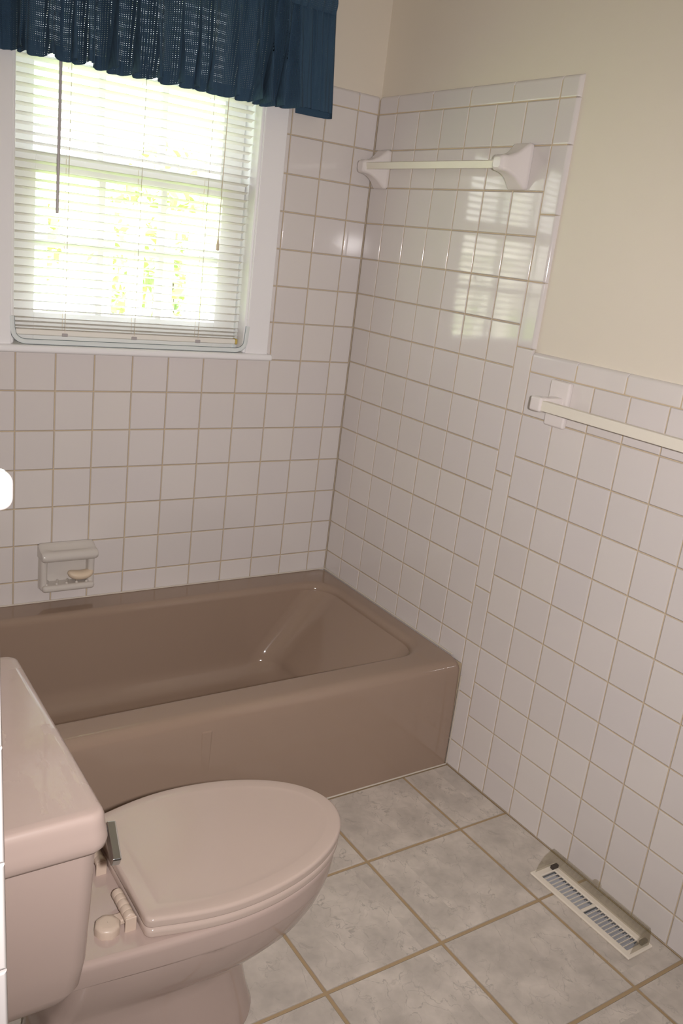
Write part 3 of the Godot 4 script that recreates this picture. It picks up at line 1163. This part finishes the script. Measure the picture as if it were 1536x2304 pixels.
# ---------------------------------------------------------------- towel bars
func post_flared(t: Node3D, zc: float, yc: float) -> void:
	# a tile-high foot that sweeps in to a small square head
	var b := B.new()
	var rows := []
	var prof := [[0.0, 0.034, 0.0565], [0.006, 0.034, 0.0565], [0.010, 0.033, 0.0555], [0.017, 0.030, 0.049], [0.026, 0.027, 0.040], [0.036, 0.0245, 0.032], [0.046, 0.023, 0.0265], [0.056, 0.022, 0.0225], [0.066, 0.0215, 0.020], [0.078, 0.0205, 0.019], [0.084, 0.018, 0.0165], [0.087, 0.013, 0.012]]
	for q in prof:
		var ring := PackedVector3Array()
		for p in rrect(0, 0, q[1], q[2], minf(0.009, q[1] * 0.6), 0, 4):
			ring.append(Vector3(-0.0005 - q[0], yc + p.z, zc + p.x))
		rows.append(ring)
	b.grid(rows, true, 1.0)
	b.fan(rows[-1], Vector3(-1, 0, 0))
	obj("post", b, mats["porcelain"], t)

func build_towel_bars() -> void:
	var t := thing("towel_bar", Vector3(0, 1.70, 0.37), "white ceramic towel bar with flared posts, high over the tub", "towel bar")
	post_flared(t, 0.060, 1.699)
	post_flared(t, 0.672, 1.704)
	var b := B.new()
	b.rbox(Vector3(-0.068, 1.702, 0.366), Vector3(0.0195, 0.0195, 0.58), 0.002, 1, Basis(Vector3(0, 0, 1), deg_to_rad(12)))
	obj("bar", b, mats["bar_plastic"], t)
	t = thing("towel_bar", Vector3(0, 1.145, 1.25), "long white ceramic towel bar with square plates on the lower right wall", "towel bar")
	for zc in [0.951, 1.556]:
		b = B.new()
		b.rbox(Vector3(-0.0085, 1.1445, zc), Vector3(0.016, 0.116, 0.066), 0.006, 3)
		# arm with a square eye for the bar
		b.rbox(Vector3(-0.045, 1.146, zc - 0.004 * signf(zc - 1.25)), Vector3(0.075, 0.034, 0.03), 0.006, 3)
		var p := obj("post", b, mats["porcelain"], t)
		b = B.new()
		b.rbox(Vector3(-0.078, 1.146, zc), Vector3(0.030, 0.036, 0.036), 0.006, 3)
		obj("bar_socket", b, mats["porcelain"], p)
	b = B.new()
	b.rbox(Vector3(-0.078, 1.144, 1.2535), Vector3(0.018, 0.025, 0.62), 0.002, 1)
	obj("bar", b, mats["bar_plastic"], t)

# ---------------------------------------------------------------- soap dish and soap
func build_soap_dish() -> void:
	var t := thing("soap_dish", Vector3(-0.937, 0.459, 0.0), "grey-white ceramic soap dish with a grab ledge on the tub wall", "soap dish")
	var m: Material = mats["dish_ceramic"]
	var xl := -1.016
	var xr := -0.857
	var y0 := 0.391
	var y1 := 0.531
	# frame: back, cheeks, floor of the niche
	var b := B.new()
	b.rbox(Vector3(-0.9365, 0.459, 0.004), Vector3(xr - xl, y1 - y0, 0.008), 0.0035, 2)
	b.rbox(Vector3(xl + 0.010, 0.452, 0.019), Vector3(0.020, 0.122, 0.036), 0.009, 4)
	b.rbox(Vector3(xr - 0.010, 0.452, 0.019), Vector3(0.020, 0.122, 0.036), 0.009, 4)
	obj("back_plate", b, m, t)
	b = B.new()
	b.rbox(Vector3(-0.9365, 0.4005, 0.0265), Vector3(xr - xl - 0.006, 0.021, 0.051), 0.0098, 4)
	var tray := obj("tray", b, m, t)
	for i in 5:
		b = B.new()
		var x := -0.995 + 0.0293 * i
		b.rbox(Vector3(x, 0.4105, 0.024), Vector3(0.008, 0.010, 0.036), 0.0035, 3, Basis(Vector3(0, 1, 0), deg_to_rad(-20)))
		obj("rib", b, m, tray)
	# grab ledge with a hollow along its top
	b = B.new()
	var rows := []
	for x in [xl - 0.002, xl - 0.0005, xl + 0.003, xl + 0.008, -0.98, -0.94, -0.90, xr - 0.008, xr - 0.003, xr + 0.0005, xr + 0.002]:
		var e := minf(x - (xl - 0.002), (xr + 0.002) - x)
		var k := 0.72 + 0.28 * sqrt(clampf(e / 0.010, 0.0, 1.0))
		var dip := 0.007 * clampf((e - 0.012) / 0.02, 0.0, 1.0)
		var prof := [[0.001, 0.531], [0.008, 0.5315], [0.016, 0.529 - dip * 0.6], [0.026, 0.522 - dip], [0.036, 0.5175 - dip * 0.4], [0.048, 0.5175], [0.058, 0.5125], [0.063, 0.502], [0.059, 0.4905], [0.048, 0.485], [0.030, 0.489], [0.012, 0.486], [0.001, 0.484]]
		var ring := PackedVector3Array()
		for q in prof:
			ring.append(Vector3(x, 0.508 + (q[1] - 0.508) * k, q[0] * (0.8 + 0.2 * k)))
		rows.append(ring)
	b.grid(rows, true, 1.0)
	b.fan(rows[0], Vector3(-1, 0, 0))
	b.fan(rows[-1], Vector3(1, 0, 0))
	obj("grab_ledge", b, m, t)
	# soap, worn thin and bowed
	b = B.new()
	rows = []
	for i in 21:
		var f := i / 20.0
		var x := lerpf(-0.039, 0.039, f)
		var hw := 0.019 * pow(maxf(1.0 - pow(absf(f * 2 - 1), 3.0), 0.0), 0.5) + 0.0004
		var hh := 0.0135 * pow(maxf(1.0 - pow(absf(f * 2 - 1), 4.0), 0.0), 0.5) + 0.0003
		var sag := 0.009 * pow(absf(f * 2 - 1), 2.0)
		var ring := PackedVector3Array()
		for j in 20:
			var an := TAU * j / 20
			ring.append(Vector3(-0.898 + x, 0.4305 + sag + sin(an) * hh, 0.030 + cos(an) * hw))
		rows.append(ring)
	b.grid(rows, true, -1.0)
	var so := obj("soap_bar", b, mats["soap"], self, Vector3(-0.898, 0.416, 0.030))
	tag(so, "worn cream soap bar lying in the wall soap dish", "soap")

# ---------------------------------------------------------------- floor register and deflector
func build_register() -> void:
	var t := thing("floor_register", Vector3(-0.0775, 0, 1.4065), "cream metal floor register with two banks of slots by the wall", "vent")
	var m: Material = mats["register_paint"]
	var x0 := -0.121
	var x1 := -0.034
	var z0 := 1.250
	var z1 := 1.563
	var sx0 := -0.103
	var sx1 := -0.056
	var banks := [[1.274, 1.402, 11], [1.411, 1.543, 12]]
	var b := B.new()
	# plate round the two banks
	b.rbox(Vector3((x0 + sx0) / 2, 0.003, (z0 + z1) / 2), Vector3(sx0 - x0, 0.006, z1 - z0), 0.0028, 2)
	b.rbox(Vector3((x1 + sx1) / 2, 0.003, (z0 + z1) / 2), Vector3(x1 - sx1, 0.006, z1 - z0), 0.0028, 2)
	b.rbox(Vector3((sx0 + sx1) / 2, 0.003, (z0 + 1.274) / 2), Vector3(sx1 - sx0 + 0.006, 0.006, 1.274 - z0), 0.0028, 2)
	b.rbox(Vector3((sx0 + sx1) / 2, 0.003, (z1 + 1.543) / 2), Vector3(sx1 - sx0 + 0.006, 0.006, z1 - 1.543), 0.0028, 2)
	b.rbox(Vector3((sx0 + sx1) / 2, 0.003, 1.4065), Vector3(sx1 - sx0 + 0.006, 0.0055, 0.009), 0.002, 1)
	obj("face_plate", b, m, t)
	for q in banks:
		var pitch: float = (q[1] - q[0]) / q[2]
		for i in range(1, q[2]):
			b = B.new()
			b.rbox(Vector3((sx0 + sx1) / 2, 0.0035, q[0] + pitch * i), Vector3(sx1 - sx0 + 0.004, 0.004, 0.0017), 0.0007, 1)
			obj("bar", b, m, t)
		for i in q[2]:
			b = B.new()
			var lean := deg_to_rad(-62 if q[2] == 11 else -36)
			b.rbox(Vector3((sx0 + sx1) / 2, -0.0055, q[0] + pitch * (i + 0.5)), Vector3(sx1 - sx0, 0.0112, 0.0010), 0.0005, 1, Basis(Vector3(1, 0, 0), lean))
			obj("louver", b, mats["louver"], t)
	# sheet-metal boot below
	b = B.new()
	b.box(Vector3(-0.1055, -0.115, 1.2725), Vector3(-0.1045, -0.001, 1.5445))
	b.box(Vector3(-0.0475, -0.115, 1.2725), Vector3(-0.0465, -0.001, 1.5445))
	b.box(Vector3(-0.1055, -0.115, 1.2725), Vector3(-0.0465, -0.001, 1.2735))
	b.box(Vector3(-0.1055, -0.115, 1.5435), Vector3(-0.0465, -0.001, 1.5445))
	b.box(Vector3(-0.1055, -0.118, 1.2725), Vector3(-0.0465, -0.115, 1.5445))
	obj("boot", b, mats["duct"], t)
	# deflector: clear smoky hood with cheeks at both ends
	var d := thing("air_deflector", Vector3(-0.06, 0.006, 1.4065), "smoky clear plastic air deflector standing on the floor register", "deflector")
	b = B.new()
	var rows := []
	var arc := []
	for i in 9:
		var an := PI / 2 * i / 8.0
		arc.append(Vector2(-0.042 - 0.016 * (1.0 - cos(an)), 0.0065 + 0.054 * sin(an)))
	for p in arc:
		rows.append(PackedVector3Array([Vector3(p.x, p.y, 1.258), Vector3(p.x, p.y, 1.41), Vector3(p.x, p.y, 1.556)]))
	b.grid(rows, false, 1.0)
	obj("hood", b, mats["smoky_plastic"], d)
	for z in [1.258, 1.556]:
		b = B.new()
		var k := b.vert(Vector3(-0.075, 0.012, z), Vector3(0, 0, 1))
		var rim := [Vector2(-0.040, 0.0065)]
		for p in arc:
			rim.append(p)
		rim.append(Vector2(-0.086, 0.048))
		rim.append(Vector2(-0.103, 0.026))
		rim.append(Vector2(-0.110, 0.0065))
		var first := b.v.size()
		for p in rim:
			b.vert(Vector3(p.x, p.y, z), Vector3(0, 0, 1))
		for i in rim.size() - 1:
			b.tri(k, first + i, first + i + 1)
		b.tri(k, first + rim.size() - 1, first)
		obj("cheek", b, mats["smoky_plastic"], d)
	b = B.new()
	rows = []
	for i in 9:
		var an := PI * i / 8.0
		rows.append(PackedVector3Array([Vector3(-0.058, 0.0605, 1.40 + cos(an) * 0.013), Vector3(-0.058 + 0.003, 0.0605 + sin(an) * 0.010, 1.40 + cos(an) * 0.013)]))
	b.grid(rows, false, 1.0)
	obj("tab", b, mats["smoky_plastic"], d)
	for z in [1.268, 1.547]:
		b = B.new()
		b.rbox(Vector3(-0.052, 0.0115, z), Vector3(0.022, 0.010, 0.010), 0.002, 1)
		obj("magnet", b, mats["magnet"], d)

# ---------------------------------------------------------------- the white knob at the left edge
func build_knob() -> void:
	var t := thing("ceramic_knob", Vector3(-1.525, 1.2, 1.67), "blank white rounded ceramic knob cut off by the left edge of the picture", "knob")
	var b := B.new()
	b.rbox(Vector3(-1.5185, 1.217, 1.662), Vector3(0.013, 0.02, 0.02), 0.005, 3)
	obj("stem", b, mats["porcelain"], t)
	b = B.new()
	b.rbox(Vector3(-1.5065, 1.217, 1.680), Vector3(0.024, 0.036, 0.03), 0.0115, 5)
	obj("head", b, mats["porcelain"], t)

# ---------------------------------------------------------------- outside
func build_outside() -> void:
	var b := B.new()
	b.box(Vector3(-30, -0.75, -40), Vector3(30, -0.6, -0.14))
	struct("ground_outside", b, mats["lawn"], "sunlit lawn outside the window", Vector3(0, -0.6, -15))
	# white railing on the far side of a deck
	var t := thing("railing", Vector3(0.3, -0.6, -2.6), "white wooden railing outside, seen through the blind", "railing")
	b = B.new()
	b.rbox(Vector3(0.3, 1.52, -2.6), Vector3(7.0, 0.05, 0.09), 0.008, 1)
	obj("top_rail", b, mats["fence_paint"], t)
	b = B.new()
	b.rbox(Vector3(0.3, 0.62, -2.6), Vector3(7.0, 0.05, 0.06), 0.008, 1)
	obj("bottom_rail", b, mats["fence_paint"], t)
	for i in 38:
		b = B.new()
		var x := -3.1 + i * 0.184
		b.rbox(Vector3(x, 1.06, -2.6), Vector3(0.09, 0.88, 0.03), 0.004, 1)
		obj("baluster", b, mats["fence_paint"], t)
	for x in [-3.15, -0.55, 0.75, 2.05, 3.75]:
		b = B.new()
		b.rbox(Vector3(x, 0.75, -2.66), Vector3(0.12, 2.70, 0.12), 0.008, 1)
		obj("post", b, mats["fence_paint"], t)
	var spots := [[-4.0, -9.0, 2.6, 1.05], [-1.7, -8.4, 2.0, 1.0], [0.6, -9.2, 2.5, 1.05], [2.9, -8.6, 2.2, 1.0], [5.2, -9.4, 2.7, 1.05], [7.5, -8.8, 2.4, 1.0]]
	var names := ["leftmost leafy green shrub beyond the railing", "second leafy green shrub from the left beyond the railing", "third leafy green shrub from the left beyond the railing", "fourth leafy green shrub from the left beyond the railing", "fifth leafy green shrub from the left beyond the railing", "rightmost leafy green shrub beyond the railing"]
	for i in spots.size():
		var s = spots[i]
		var r := thing("shrub", Vector3(s[0], -0.6, s[1]), names[i], "shrub", "shrubs outside the window")
		b = B.new()
		b.tube(PackedVector3Array([Vector3(s[0], -0.6, s[1]), Vector3(s[0] + 0.05, 0.2, s[1]), Vector3(s[0], 1.0, s[1])]), 0.08, 8)
		obj("trunk", b, mats["bark"], r)
		b = B.new()
		for k in 900:
			var dirn := Vector3(rng.randfn(0, 1), rng.randfn(0, 1), rng.randfn(0, 1)).normalized()
			var rad := pow(rng.randf(), 0.33)
			var c := Vector3(s[0], s[2] * 0.48, s[1]) + dirn * rad * Vector3(s[3], s[2] * 0.62, s[3])
			var nx := Vector3(rng.randfn(0, 1), rng.randfn(0, 1), rng.randfn(0, 1)).normalized()
			var ny := nx.cross(Vector3(rng.randfn(0, 1), rng.randfn(0, 1), rng.randfn(0, 1))).normalized()
			var nz := nx.cross(ny)
			var l := rng.randf_range(0.08, 0.15)
			var a0 := b.vert(c - nx * l, nz)
			var a1 := b.vert(c + ny * l * 0.45, nz)
			var a2 := b.vert(c + nx * l, nz)
			var a3 := b.vert(c - ny * l * 0.45, nz)
			b.quad(a0, a1, a2, a3)
		var fo := obj("foliage", b, mats["leaf"], r)
		fo.set_meta("kind", "stuff")
